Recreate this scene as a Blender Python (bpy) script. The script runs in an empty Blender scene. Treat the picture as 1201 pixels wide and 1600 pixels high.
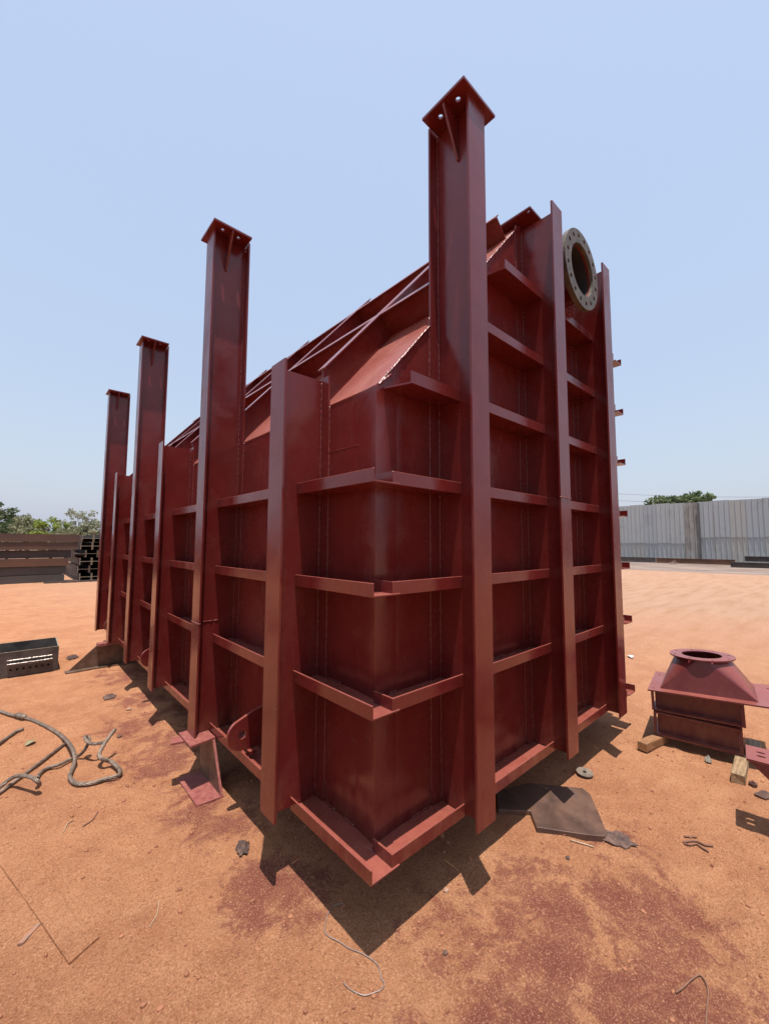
import bpy, bmesh, math, random
import numpy as np
from mathutils import Vector, Matrix
R = math.radians
random.seed(7)
RNG = np.random.default_rng(11)
SC = bpy.context.scene
COL = SC.collection

# ------------------------------------------------------------------ camera
cam_d = bpy.data.cameras.new('camera')
cam = bpy.data.objects.new('camera', cam_d)
COL.objects.link(cam)
cR = Vector((0.73965982, -0.67296893, 0.00402114))
cU = Vector((-0.05550215, -0.05504545, 0.99694007))
cF = Vector((0.67068835, 0.7376197, 0.07806614))
M = Matrix((cR, cU, -cF)).transposed().to_4x4()
M.translation = Vector((-1.2086, -1.3834, 1.55))
cam.matrix_world = M
cam_d.sensor_fit = 'HORIZONTAL'
cam_d.sensor_width = 36.0
cam_d.lens = 19.007
cam_d.clip_start = 0.05
cam_d.clip_end = 3000
SC.camera = cam

# ------------------------------------------------------------------ light
SUN = Vector((-0.102, -0.17, 1.0)).normalized()
SUN_EL = math.asin(SUN.z)
SUN_AZ = math.atan2(SUN.x, SUN.y)
world = bpy.data.worlds.new('World')
SC.world = world
world.use_nodes = True
wn = world.node_tree.nodes
wl = world.node_tree.links
sky = wn.new('ShaderNodeTexSky')
sky.sky_type = 'NISHITA'
sky.sun_disc = False
sky.sun_elevation = SUN_EL
sky.sun_rotation = SUN_AZ
sky.altitude = 0
sky.air_density = 2.2
sky.dust_density = 2.5
sky.ozone_density = 1.0
smix = wn.new('ShaderNodeMix')          # milky haze over the whole dome
smix.data_type = 'RGBA'
smix.inputs[0].default_value = 0.75
wl.new(sky.outputs[0], smix.inputs[6])
smix.inputs[7].default_value = (2.26, 2.71, 3.78, 1)
wl.new(smix.outputs[2], wn['Background'].inputs[0])
wn['Background'].inputs[1].default_value = 0.145
sun_d = bpy.data.lights.new('sun', 'SUN')
sun_d.energy = 4.3
sun_d.angle = R(0.53)
sun_d.color = (1.0, 0.955, 0.89)
sun = bpy.data.objects.new('sun', sun_d)
sun.rotation_euler = (-SUN).to_track_quat('-Z', 'Y').to_euler()
sun.location = (0, 0, 30)
COL.objects.link(sun)
SC.view_settings.view_transform = 'Standard'
SC.view_settings.look = 'None'
SC.view_settings.exposure = 0.6
SC.view_settings.gamma = 1.0
SC.view_settings.use_curve_mapping = False

# ------------------------------------------------------------------ materials
def ramp(nt, fac, stops):
    n = nt.nodes.new('ShaderNodeValToRGB')
    while len(n.color_ramp.elements) < len(stops):
        n.color_ramp.elements.new(0.5)
    for e, (p, c) in zip(n.color_ramp.elements, stops):
        e.position = p
        e.color = (c[0], c[1], c[2], 1) if not isinstance(c, (int, float)) else (c, c, c, 1)
    nt.links.new(fac, n.inputs[0])
    return n.outputs[0]

def noise(nt, vec, scale, detail=4, rough=0.55, dist=0.0):
    n = nt.nodes.new('ShaderNodeTexNoise')
    n.inputs['Scale'].default_value = scale
    n.inputs['Detail'].default_value = detail
    n.inputs['Roughness'].default_value = rough
    n.inputs['Distortion'].default_value = dist
    if vec is not None:
        nt.links.new(vec, n.inputs['Vector'])
    return n.outputs['Fac']

def mapping(nt, vec, scale=(1, 1, 1), rot=(0, 0, 0)):
    n = nt.nodes.new('ShaderNodeMapping')
    n.inputs['Scale'].default_value = scale
    n.inputs['Rotation'].default_value = rot
    nt.links.new(vec, n.inputs['Vector'])
    return n.outputs[0]

def mixc(nt, fac, a, b, mode='MIX'):
    n = nt.nodes.new('ShaderNodeMix')
    n.data_type = 'RGBA'
    n.blend_type = mode
    for sock, val in ((n.inputs[0], fac), (n.inputs[6], a), (n.inputs[7], b)):
        if isinstance(val, (int, float)):
            sock.default_value = val
        elif isinstance(val, tuple):
            sock.default_value = (val[0], val[1], val[2], 1)
        else:
            nt.links.new(val, sock)
    return n.outputs[2]

def mth(nt, op, a, b=None, clamp=False):
    n = nt.nodes.new('ShaderNodeMath')
    n.operation = op
    n.use_clamp = clamp
    for i, val in enumerate((a, b)):
        if val is None:
            continue
        if isinstance(val, (int, float)):
            n.inputs[i].default_value = val
        else:
            nt.links.new(val, n.inputs[i])
    return n.outputs[0]

def bump(nt, h, strength, dist=0.01, prev=None):
    n = nt.nodes.new('ShaderNodeBump')
    n.inputs['Strength'].default_value = strength
    n.inputs['Distance'].default_value = dist
    nt.links.new(h, n.inputs['Height'])
    if prev is not None:
        nt.links.new(prev, n.inputs['Normal'])
    return n.outputs[0]

def new_mat(name):
    m = bpy.data.materials.new(name)
    m.use_nodes = True
    nt = m.node_tree
    b = nt.nodes['Principled BSDF']
    tc = nt.nodes.new('ShaderNodeTexCoord')
    geo = nt.nodes.new('ShaderNodeNewGeometry')
    return m, nt, b, tc.outputs['Object'], geo.outputs['Position']

def simple(name, c1, c2, scale=8, rough=0.6, metal=0.0, bmp=0.2, bscale=60, bdist=0.004, spread=(0.35, 0.65), c3=None, stretch=(1, 1, 1), rvar=0.12):
    m, nt, b, oc, pos = new_mat(name)
    v = mapping(nt, oc, stretch)
    f = noise(nt, v, scale, 6, 0.6)
    stops = [(spread[0], c1), (spread[1], c2)]
    if c3:
        stops.append((min(0.98, spread[1] + 0.14), c3))
    nt.links.new(ramp(nt, f, stops), b.inputs['Base Color'])
    b.inputs['Metallic'].default_value = metal
    f2 = noise(nt, v, scale * 2.7, 4)
    nt.links.new(ramp(nt, f2, [(0.3, max(0, rough - rvar)), (0.7, min(1, rough + rvar))]), b.inputs['Roughness'])
    if bmp:
        nt.links.new(bump(nt, noise(nt, v, bscale, 4), bmp, bdist), b.inputs['Normal'])
    return m

def paint_mat(name, base, rough=0.3, dust=0.0, top=1.0):
    m, nt, b, oc, pos = new_mat(name)
    f = noise(nt, pos, 1.7, 5, 0.6)
    streak = noise(nt, mapping(nt, pos, (26, 26, 1.3)), 1.0, 4, 0.6)
    d = tuple(c * 0.80 for c in base)
    l = (base[0] * 1.13, base[1] * 1.22, base[2] * 1.2)
    c = ramp(nt, f, [(0.3, d), (0.7, l)])
    # uneven spray passes: duller, slightly chalky patches
    patch = ramp(nt, noise(nt, mapping(nt, pos, (1.0, 1.0, 0.55)), 2.6, 7, 0.68, 0.8), [(0.50, 0.0), (0.66, 1.0)])
    c = mixc(nt, mth(nt, 'MULTIPLY', patch, 0.30), c, (base[0] * 1.25, base[1] * 2.3, base[2] * 2.1))
    # rubbed scratches
    scr = ramp(nt, noise(nt, mapping(nt, pos, (55, 55, 4), (0.5, 0.35, 0)), 1.0, 3, 0.5), [(0.70, 0.0), (0.76, 1.0)])
    c = mixc(nt, mth(nt, 'MULTIPLY', scr, 0.25), c, (base[0] * 2.0, base[1] * 4, base[2] * 3.5))
    c = mixc(nt, mth(nt, 'MULTIPLY', ramp(nt, streak, [(0.45, 0.0), (0.75, 1.0)]), 0.22), c, (base[0] * 1.15, base[1] * 1.5, base[2] * 1.5))
    # settled yellow dust, patchy
    df = ramp(nt, noise(nt, pos, 9.0, 6, 0.7), [(0.52, 0.0), (0.75, 1.0)])
    c = mixc(nt, mth(nt, 'MULTIPLY', df, 0.05 + dust), c, (0.30, 0.13, 0.08))
    nt.links.new(c, b.inputs['Base Color'])
    # patchy orange on the lower steel: dust, and ground reflection put into the colour
    pz = nt.nodes.new('ShaderNodeSeparateXYZ')
    nt.links.new(pos, pz.inputs[0])
    low = ramp(nt, mth(nt, 'ADD', pz.outputs[2], mth(nt, 'MULTIPLY', noise(nt, pos, 3.5, 6, 0.7), 0.9)), [(0.55, 1.0), (1.0, 0.0)])
    lowm = mth(nt, 'MULTIPLY', low, ramp(nt, noise(nt, mapping(nt, pos, (14, 14, 5)), 1.0, 6, 0.72), [(0.40, 0.0), (0.68, 1.0)]))
    c = mixc(nt, mth(nt, 'MULTIPLY', lowm, 0.34), c, (0.36, 0.155, 0.08))
    # faces that look up are lightened: sunlight on them put into the colour
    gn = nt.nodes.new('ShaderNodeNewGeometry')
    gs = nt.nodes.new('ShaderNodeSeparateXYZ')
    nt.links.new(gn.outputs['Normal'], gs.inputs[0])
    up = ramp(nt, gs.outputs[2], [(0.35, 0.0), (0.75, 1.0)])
    uplit = mth(nt, 'MULTIPLY', mth(nt, 'MULTIPLY', up, top), ramp(nt, noise(nt, pos, 7.0, 6, 0.7), [(0.25, 0.30), (0.7, 0.62)]))
    c = mixc(nt, uplit, c, (0.375, 0.118, 0.085))
    nt.links.new(c, b.inputs['Base Color'])
    r = ramp(nt, noise(nt, pos, 5.0, 5, 0.65), [(0.3, rough - 0.08), (0.72, rough + 0.12)])
    r = mth(nt, 'ADD', r, mth(nt, 'MULTIPLY', uplit, 0.10))
    r = mth(nt, 'ADD', r, mth(nt, 'MULTIPLY', patch, 0.16))
    nt.links.new(r, b.inputs['Roughness'])
    b.inputs['IOR'].default_value = 1.5
    n1 = bump(nt, noise(nt, pos, 3.2, 2), 0.22, 0.022)
    n2 = bump(nt, noise(nt, pos, 260, 3), 0.10, 0.001, n1)
    nt.links.new(n2, b.inputs['Normal'])
    return m

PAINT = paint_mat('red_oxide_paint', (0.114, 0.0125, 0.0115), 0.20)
ROOFP = paint_mat('sunlit_roof_paint', (0.26, 0.075, 0.062), 0.24, 0.14, 1.0)  # lighter red for the roof plate: its sunlit brightness put into the colour
WELD = paint_mat('painted_weld', (0.130, 0.018, 0.018), 0.27, 0.03, 0.5)
PAINT2 = paint_mat('red_oxide_paint_part', (0.110, 0.014, 0.016), 0.32, 0.04, 0.8)
RING = simple('bare_flange_steel', (0.062, 0.052, 0.040), (0.125, 0.10, 0.075), 14, 0.55, 0.25, 0.15, 120)
PLATE = simple('brown_mill_steel', (0.075, 0.042, 0.032), (0.155, 0.082, 0.056), 7, 0.5, 0.25, 0.15, 90, c3=(0.085, 0.075, 0.075))
GREY = simple('grey_mill_steel', (0.048, 0.040, 0.038), (0.105, 0.09, 0.084), 6, 0.45, 0.35, 0.15, 80, c3=(0.10, 0.058, 0.04))
BRIGHT = simple('bright_weld_steel', (0.45, 0.36, 0.30), (0.75, 0.66, 0.6), 40, 0.4, 0.5, 0.5, 120)
SLANT = simple('bracket_painted_cut', (0.19, 0.045, 0.038), (0.28, 0.09, 0.07), 30, 0.6, 0.0, 0.6, 120, 0.006)
BROWN = simple('raw_channel_steel', (0.085, 0.045, 0.030), (0.17, 0.10, 0.065), 9, 0.5, 0.3, 0.2, 90)
RUST = [simple('rusty_beam_%s' % k, a, b_, 1.3, 0.7, 0.1, 0.2, 20, c3=c, stretch=(0.35, 1, 1.6)) for k, a, b_, c in (
    ('brown', (0.054, 0.030, 0.023), (0.108, 0.054, 0.036), (0.144, 0.058, 0.025)),
    ('dark', (0.032, 0.024, 0.022), (0.061, 0.042, 0.035), (0.086, 0.043, 0.029)),
    ('grey', (0.047, 0.040, 0.037), (0.079, 0.063, 0.056), (0.108, 0.058, 0.036)),
    ('orange', (0.072, 0.035, 0.022), (0.137, 0.059, 0.030), (0.216, 0.072, 0.025)))]
CUT = simple('pale_cut_edge', (0.17, 0.13, 0.09), (0.30, 0.235, 0.16), 20, 0.6, 0.1, 0.1)
ROPE = simple('wire_rope_steel', (0.11, 0.075, 0.055), (0.25, 0.185, 0.14), 30, 0.5, 0.3, 0.2, 200, 0.001)
WOOD = simple('raw_timber', (0.17, 0.105, 0.055), (0.34, 0.22, 0.12), 9, 0.75, 0, 0.4, 40, 0.003, stretch=(1, 9, 9))
WOOD2 = simple('orange_timber', (0.17, 0.075, 0.032), (0.31, 0.15, 0.06), 9, 0.75, 0, 0.4, 40, 0.003, stretch=(1, 9, 9))
RAG = simple('dusty_dark_scrap', (0.055, 0.035, 0.03), (0.15, 0.085, 0.065), 18, 0.85, 0, 0.5, 60)
DRY = simple('dry_straw', (0.30, 0.19, 0.11), (0.44, 0.31, 0.21), 30, 0.8, 0, 0.2)
TWIG = simple('brown_twig', (0.13, 0.058, 0.036), (0.20, 0.09, 0.055), 30, 0.8, 0, 0.2)
PALEWIRE = simple('pale_binding_wire', (0.24, 0.17, 0.145), (0.34, 0.26, 0.23), 30, 0.5, 0.3, 0.1)
LEAFD = simple('fallen_leaf', (0.20, 0.17, 0.085), (0.28, 0.24, 0.13), 12, 0.7, 0, 0.3)
STONE = simple('sand_stone', (0.27, 0.135, 0.08), (0.42, 0.26, 0.18), 20, 0.85, 0, 0.3)
STONE2 = simple('pebble_mix', (0.24, 0.092, 0.047), (0.40, 0.18, 0.095), 1.9, 0.9, 0, 0.3)
PAPER = simple('white_scrap_paper', (0.45, 0.45, 0.45), (0.55, 0.55, 0.55), 6, 0.8)
BARK = simple('tree_bark', (0.10, 0.075, 0.055), (0.20, 0.15, 0.11), 12, 0.9, 0, 0.5, 30, 0.01)
WIREB = simple('cable_sheath', (0.03, 0.03, 0.035), (0.05, 0.05, 0.055), 5, 0.6, bmp=0)

# ------------------------------------------------------------------ helpers
def tag(o, label=None, cat=None, group=None, kind=None):
    if label: o['label'] = label
    if cat: o['category'] = cat
    if group: o['group'] = group
    if kind: o['kind'] = kind
    return o

def empty(name, loc=(0, 0, 0), rz=0.0):
    o = bpy.data.objects.new(name, None)
    o.empty_display_size = 0.1
    o.location = loc
    o.rotation_euler = (0, 0, rz)
    COL.objects.link(o)
    return o

def link(name, me, mat=None, parent=None, loc=None, rot=None):
    o = bpy.data.objects.new(name, me)
    if mat is not None and len(me.materials) == 0:
        me.materials.append(mat)
    COL.objects.link(o)
    if parent is not None:
        o.parent = parent
    if loc is not None:
        o.location = loc
    if rot is not None:
        o.rotation_euler = rot
    return o

def bm_mesh(bm, name, smooth=False):
    bmesh.ops.recalc_face_normals(bm, faces=bm.faces[:])
    me = bpy.data.meshes.new(name)
    bm.to_mesh(me)
    bm.free()
    if smooth:
        me.polygons.foreach_set('use_smooth', [True] * len(me.polygons))
    return me

def add_box(bm, lo, hi):
    x0, y0, z0 = lo
    x1, y1, z1 = hi
    v = [bm.verts.new(p) for p in ((x0, y0, z0), (x1, y0, z0), (x1, y1, z0), (x0, y1, z0), (x0, y0, z1), (x1, y0, z1), (x1, y1, z1), (x0, y1, z1))]
    for f in ((0, 3, 2, 1), (4, 5, 6, 7), (0, 1, 5, 4), (1, 2, 6, 5), (2, 3, 7, 6), (3, 0, 4, 7)):
        bm.faces.new([v[i] for i in f])
    return v

def add_prism(bm, poly, a, b, axis='z'):
    """extrude a 2D polygon between a and b along the axis"""
    def P(p, t):
        return {'z': (p[0], p[1], t), 'y': (p[0], t, p[1]), 'x': (t, p[0], p[1])}[axis]
    lo = [bm.verts.new(P(p, a)) for p in poly]
    hi = [bm.verts.new(P(p, b)) for p in poly]
    n = len(poly)
    bm.faces.new(lo[::-1])
    bm.faces.new(hi)
    for i in range(n):
        j = (i + 1) % n
        bm.faces.new((lo[i], lo[j], hi[j], hi[i]))

def bev(bm, w=0.0016):
    es = [e for e in bm.edges if len(e.link_faces) == 2 and e.calc_face_angle(0) > 0.6]
    if es:
        bmesh.ops.bevel(bm, geom=es, offset=w, segments=1, affect='EDGES', clamp_overlap=True)

def boxes(name, lst, bevel=0.0016):
    bm = bmesh.new()
    for lo, hi in lst:
        b2 = bmesh.new()
        add_box(b2, lo, hi)
        if bevel:
            bev(b2, bevel)
        tmp = bpy.data.meshes.new('t')
        b2.to_mesh(tmp)
        b2.free()
        bm.from_mesh(tmp)
        bpy.data.meshes.remove(tmp)
    return bm_mesh(bm, name)

def prism(name, poly, a, b, axis='z', bevel=0.0016):
    bm = bmesh.new()
    add_prism(bm, poly, a, b, axis)
    if bevel:
        bmesh.ops.recalc_face_normals(bm, faces=bm.faces[:])
        bev(bm, bevel)
    return bm_mesh(bm, name)

def cells_plate(name, cells, t, seg=6, axis='z', bevel=0.0):
    """plate with round holes; each cell = (boundary polygon, hole centre, rx, ry) star-shaped about the hole"""
    bm = bmesh.new()
    for poly, c, rx, ry in cells:
        pts = []
        n = len(poly)
        for i in range(n):
            a, b = poly[i], poly[(i + 1) % n]
            for k in range(seg):
                pts.append((a[0] + (b[0] - a[0]) * k / seg, a[1] + (b[1] - a[1]) * k / seg))
        if c is None:
            bm.faces.new([bm.verts.new((p[0], p[1], 0)) for p in pts])
            continue
        outer = [bm.verts.new((p[0], p[1], 0)) for p in pts]
        inner = []
        for p in pts:
            a = math.atan2(p[1] - c[1], p[0] - c[0])
            inner.append(bm.verts.new((c[0] + rx * math.cos(a), c[1] + ry * math.sin(a), 0)))
        m = len(pts)
        for i in range(m):
            j = (i + 1) % m
            bm.faces.new((outer[i], outer[j], inner[j], inner[i]))
    bmesh.ops.remove_doubles(bm, verts=bm.verts[:], dist=1e-5)
    r = bmesh.ops.extrude_face_region(bm, geom=bm.faces[:])
    for v in r['geom']:
        if isinstance(v, bmesh.types.BMVert):
            v.co.z += t
    if axis == 'y':      # plate in the XZ plane, thickness along +Y
        for v in bm.verts:
            v.co = Vector((v.co.x, v.co.z, v.co.y))
    return bm_mesh(bm, name)

def rect(x0, x1, y0, y1):
    return [(x0, y0), (x1, y0), (x1, y1), (x0, y1)]

def tube_data(path, rad, sides=6, closed_ends=True, twist=None):
    """vertices and faces of a tube along a list of points; rad is a number or list"""
    path = [Vector(p) for p in path]
    n = len(path)
    vs, fs = [], []
    up = Vector((0, 0, 1))
    prev = None
    for i, p in enumerate(path):
        d = (path[min(i + 1, n - 1)] - path[max(i - 1, 0)]).normalized()
        if prev is None:
            a = d.cross(up)
            if a.length < 1e-3:
                a = d.cross(Vector((1, 0, 0)))
            a.normalize()
        else:
            a = (prev - d * prev.dot(d)).normalized()
        prev = a
        b = d.cross(a)
        r = rad[i] if hasattr(rad, '__len__') else rad
        for k in range(sides):
            t = 2 * math.pi * k / sides
            vs.append(tuple(p + a * (r * math.cos(t)) + b * (r * math.sin(t))))
    for i in range(n - 1):
        for k in range(sides):
            k2 = (k + 1) % sides
            fs.append((i * sides + k, i * sides + k2, (i + 1) * sides + k2, (i + 1) * sides + k))
    if closed_ends:
        fs.append(tuple(range(sides))[::-1])
        fs.append(tuple((n - 1) * sides + k for k in range(sides)))
    return vs, fs

def join_data(parts):
    V, F = [], []
    for vs, fs in parts:
        o = len(V)
        V += vs
        F += [tuple(i + o for i in f) for f in fs]
    return V, F

def data_mesh(name, vf, smooth=True):
    me = bpy.data.meshes.new(name)
    me.from_pydata(vf[0], [], vf[1])
    if smooth:
        me.polygons.foreach_set('use_smooth', [True] * len(me.polygons))
    me.update()
    return me

def spline(pts, n=10):
    """Catmull-Rom through the points"""
    P = [np.array(p, float) for p in pts]
    P = [2 * P[0] - P[1]] + P + [2 * P[-1] - P[-2]]
    out = []
    for i in range(1, len(P) - 2):
        p0, p1, p2, p3 = P[i - 1:i + 3]
        for k in range(n):
            t = k / n
            out.append(0.5 * ((2 * p1) + (-p0 + p2) * t + (2 * p0 - 5 * p1 + 4 * p2 - p3) * t * t + (-p0 + 3 * p1 - 3 * p2 + p3) * t ** 3))
    out.append(P[-2])
    return [tuple(p) for p in out]

def bead_data(p0, p1, r=0.005, step=0.012, seed=0):
    rg = random.Random(seed)
    p0, p1 = Vector(p0), Vector(p1)
    L = (p1 - p0).length
    n = max(2, int(L / step))
    pts, rad = [], []
    ph = rg.random() * 6
    for i in range(n + 1):
        p = p0.lerp(p1, i / n)
        p = p + Vector((rg.uniform(-1, 1), rg.uniform(-1, 1), rg.uniform(-1, 1))) * (r * 0.22)
        pts.append(p)
        rad.append(r * (0.85 + 0.22 * math.sin(i * 1.9 + ph) + rg.uniform(-0.22, 0.28)))
    return tube_data(pts, rad, 6)

# value noise for the terrain
_PERM = RNG.random((256, 256))
def vnoise(x, y):
    xi = np.floor(x).astype(int)
    yi = np.floor(y).astype(int)
    fx = x - xi
    fy = y - yi
    fx = fx * fx * (3 - 2 * fx)
    fy = fy * fy * (3 - 2 * fy)
    g = lambda a, b: _PERM[a % 256, b % 256]
    return (g(xi, yi) * (1 - fx) + g(xi + 1, yi) * fx) * (1 - fy) + (g(xi, yi + 1) * (1 - fx) + g(xi + 1, yi + 1) * fx) * fy - 0.5

# boot prints trodden into the sand, left and right of the tank
_fr = random.Random(5)
FOOT = []
for (ax_, ay_, dir_, n_) in ((-1.0, .3, 1.75, 7), (-.75, 1.1, 1.5, 6), (.1, -1.0, .2, 7), (.9, -1.0, -.1, 5), (1.6, -.95, .35, 6), (-.5, -.35, 2.4, 4)):
    for k_ in range(n_):
        side = .09 * (1 if k_ % 2 else -1)
        FOOT.append((ax_ + math.cos(dir_) * .42 * k_ - math.sin(dir_) * side + _fr.uniform(-.05, .05), ay_ + math.sin(dir_) * .42 * k_ + math.cos(dir_) * side + _fr.uniform(-.05, .05), dir_ + _fr.uniform(-.3, .3), _fr.uniform(.003, .008)))

def ground_h(x, y):
    x = np.asarray(x, float)
    y = np.asarray(y, float)
    h = 0.016 * vnoise(x / 1.1 + 3, y / 1.1) + 0.010 * vnoise(x / 0.33, y / 0.33 + 9) + 0.0075 * vnoise(x / 0.11 + 40, y / 0.11)
    h = h + 0.006 * vnoise(x / 0.05, y / 0.05 + 77)
    for fx, fy, fa, fd_ in FOOT:
        ca, sa = math.cos(fa), math.sin(fa)
        u = ((x - fx) * ca + (y - fy) * sa) / .15
        v = (-(x - fx) * sa + (y - fy) * ca) / .055
        q2 = u * u + v * v
        h = h - fd_ * np.exp(-q2 * q2) + fd_ * .55 * np.exp(-((np.sqrt(q2) - 1.35) / .28) ** 2)
    d = np.sqrt((x + 1) ** 2 + (y + 1) ** 2)
    far = np.clip((d - 6) / 20, 0, 1)
    h = h + far * (0.10 * vnoise(x / 5.0 + 17, y / 5.0 + 5))
    return h

def gz(x, y):
    return float(ground_h(np.array([x]), np.array([y]))[0])

# ------------------------------------------------------------------ ground
def axis_coords(a, b, step, lo, hi, g=1.16):
    c = list(np.arange(a, b + 1e-6, step))
    s, p, left = step, a, []
    while p > lo:
        s *= g
        p -= s
        left.append(p)
    s, p, right = step, b, []
    while p < hi:
        s *= g
        p += s
        right.append(p)
    return np.array(left[::-1] + c + right)

gx = axis_coords(-2.2, 3.2, 0.022, -700, 900)
gy = axis_coords(-1.8, 4.0, 0.022, -700, 900)
X, Y = np.meshgrid(gx, gy, indexing='ij')
Z = ground_h(X, Y)
nx, ny = len(gx), len(gy)
V = np.stack([X.ravel(), Y.ravel(), Z.ravel()], 1)
I = np.arange(nx * ny).reshape(nx, ny)
Q = np.stack([I[:-1, :-1].ravel(), I[1:, :-1].ravel(), I[1:, 1:].ravel(), I[:-1, 1:].ravel()], 1)
gm = bpy.data.meshes.new('ground')
gm.vertices.add(len(V))
gm.vertices.foreach_set('co', V.ravel())
gm.loops.add(Q.size)
gm.loops.foreach_set('vertex_index', Q.ravel())
gm.polygons.add(len(Q))
gm.polygons.foreach_set('loop_start', np.arange(0, Q.size, 4))
gm.polygons.foreach_set('loop_total', np.full(len(Q), 4))
gm.polygons.foreach_set('use_smooth', np.ones(len(Q), bool))
gm.update(calc_edges=True)
# where red paint was sprayed past the tank onto the sand
blobs = [(0.38, -0.605, .30, 1.0), (0.178, -0.252, .22, .7), (0.432, -0.80, .26, 1.0), (0.12, -0.62, .28, 1.0), (0.754, -0.655, .26, .85),
         (-0.30, 0.45, .20, 1.2), (-0.37, 0.36, .16, 1.0), (0.10, 2.859, .30, .9), (-0.18, 3.3, .35, .85), (-0.22, 1.45, .28, .8), (0.60, -0.43, .28, .9),
         (0.79, -0.875, .28, .8), (-0.173, 0.30, .2, 1.0), (-0.03, -0.30, .24, .55), (-0.25, 0.95, .25, .8), (0.672, -0.98, .3, .8), (-0.25, 2.2, .35, .8), (1.15, -0.62, .3, .6), (-0.1, 4.3, .5, .8), (-.35, 1.9, .3, .95), (-.38, 2.7, .3, .95), (-.33, 1.2, .26, .9), (.95, -.80, .25, .9), (.25, -.95, .3, .95)]
pm = np.zeros(X.shape)
for bx_, by_, br, ba in blobs:
    pm = np.maximum(pm, ba * np.exp(-((X - bx_) ** 2 + (Y - by_) ** 2) / (br * br)))
at = gm.attributes.new('overspray', 'FLOAT', 'POINT')
at.data.foreach_set('value', pm.ravel())

m, nt, b, oc, pos = new_mat('red_sand')
n_big = noise(nt, pos, 0.55, 5, 0.6)
n_mid = noise(nt, pos, 4.5, 6, 0.65)
n_fine = noise(nt, pos, 62, 6, 0.78)
n_grain = noise(nt, pos, 150, 5, 0.75)
c = ramp(nt, n_mid, [(0.28, (0.350, 0.146, 0.070)), (0.5, (0.432, 0.187, 0.091)), (0.72, (0.495, 0.234, 0.118))])
c = mixc(nt, mth(nt, 'MULTIPLY', ramp(nt, n_big, [(0.40, 0.0), (0.66, 1.0)]), 0.35), c, (0.475, 0.240, 0.128))
# trampled darker crust and pale scuffed streaks
crust = ramp(nt, noise(nt, pos, 1.7, 9, 0.70, 0.7), [(0.50, 0.0), (0.60, 1.0)])
c = mixc(nt, mth(nt, 'MULTIPLY', crust, 0.42), c, (0.300, 0.108, 0.052))
scuff = ramp(nt, noise(nt, mapping(nt, pos, (1.0, 3.4, 1), (0, 0, R(38))), 2.3, 9, 0.72, 0.5), [(0.56, 0.0), (0.66, 1.0)])
c = mixc(nt, mth(nt, 'MULTIPLY', scuff, 0.45), c, (0.52, 0.265, 0.140))
sx = nt.nodes.new('ShaderNodeSeparateXYZ')
nt.links.new(pos, sx.inputs[0])
# the driven-over yard further out is paler dust
dist = mth(nt, 'ADD', mth(nt, 'MULTIPLY', sx.outputs[0], 0.085), mth(nt, 'MULTIPLY', sx.outputs[1], 0.035))
yard = mth(nt, 'MULTIPLY', mth(nt, 'SUBTRACT', dist, 0.20, True), 1.25, True)
tracks = noise(nt, mapping(nt, pos, (0.5, 3.2, 1), (0, 0, R(-24))), 1.1, 5, 0.6, 0.3)
pale = ramp(nt, tracks, [(0.30, (0.305, 0.175, 0.110)), (0.50, (0.365, 0.222, 0.150)), (0.7, (0.40, 0.250, 0.175))])
c = mixc(nt, yard, c, pale)
# grey hard-standing along the metal fence
fen = mth(nt, 'ADD', mth(nt, 'MULTIPLY', mth(nt, 'SUBTRACT', sx.outputs[0], 27.5), 0.32), mth(nt, 'MULTIPLY', noise(nt, mapping(nt, pos, (1, 0.35, 1)), 0.8, 5), 2.2))
fen = ramp(nt, mth(nt, 'SUBTRACT', fen, 0.9, True), [(0.0, 0.0), (0.5, 1.0)])
c = mixc(nt, fen, c, ramp(nt, noise(nt, mapping(nt, pos, (1, 0.3, 1)), 0.9, 4), [(0.35, (0.12, 0.105, 0.10)), (0.65, (0.28, 0.235, 0.205))]))
# overspray stain
atn = nt.nodes.new('ShaderNodeAttribute')
atn.attribute_name = 'overspray'
sn = mth(nt, 'ADD', mth(nt, 'MULTIPLY', noise(nt, pos, 6.5, 12, 0.76, 0.5), 2.8), mth(nt, 'MULTIPLY', n_fine, 1.3))
smask = mth(nt, 'SUBTRACT', mth(nt, 'ADD', mth(nt, 'MULTIPLY', atn.outputs['Fac'], 0.75), sn), 2.38)
smask = ramp(nt, smask, [(0.06, 0.0), (0.13, 0.6), (0.45, 1.0)])
smask = mth(nt, 'MULTIPLY', smask, ramp(nt, atn.outputs['Fac'], [(0.05, 0.0), (0.25, 1.0)]))
c = mixc(nt, mth(nt, 'MULTIPLY', smask, 0.84), c, (0.165, 0.038, 0.034))
# grains
c = mixc(nt, ramp(nt, n_fine, [(0.30, 0.75), (0.47, 0.0)]), c, (0.13, 0.045, 0.022))
c = mixc(nt, ramp(nt, n_fine, [(0.57, 0.0), (0.72, 0.65)]), c, (0.56, 0.29, 0.17))
c = mixc(nt, ramp(nt, n_grain, [(0.34, 0.75), (0.48, 0.0)]), c, (0.185, 0.070, 0.035))
c = mixc(nt, ramp(nt, n_grain, [(0.53, 0.0), (0.68, 0.8)]), c, (0.66, 0.38, 0.22))
nt.links.new(c, b.inputs['Base Color'])
b.inputs['Roughness'].default_value = 0.95
b.inputs['Specular IOR Level'].default_value = 0.12
b1 = bump(nt, n_mid, 0.35, 0.03)
b2 = bump(nt, n_fine, 1.0, 0.018, b1)
b3 = bump(nt, n_grain, 0.5, 0.003, b2)
nt.links.new(b3, b.inputs['Normal'])
ground = link('ground', gm, m)
tag(ground, kind='structure')

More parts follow.
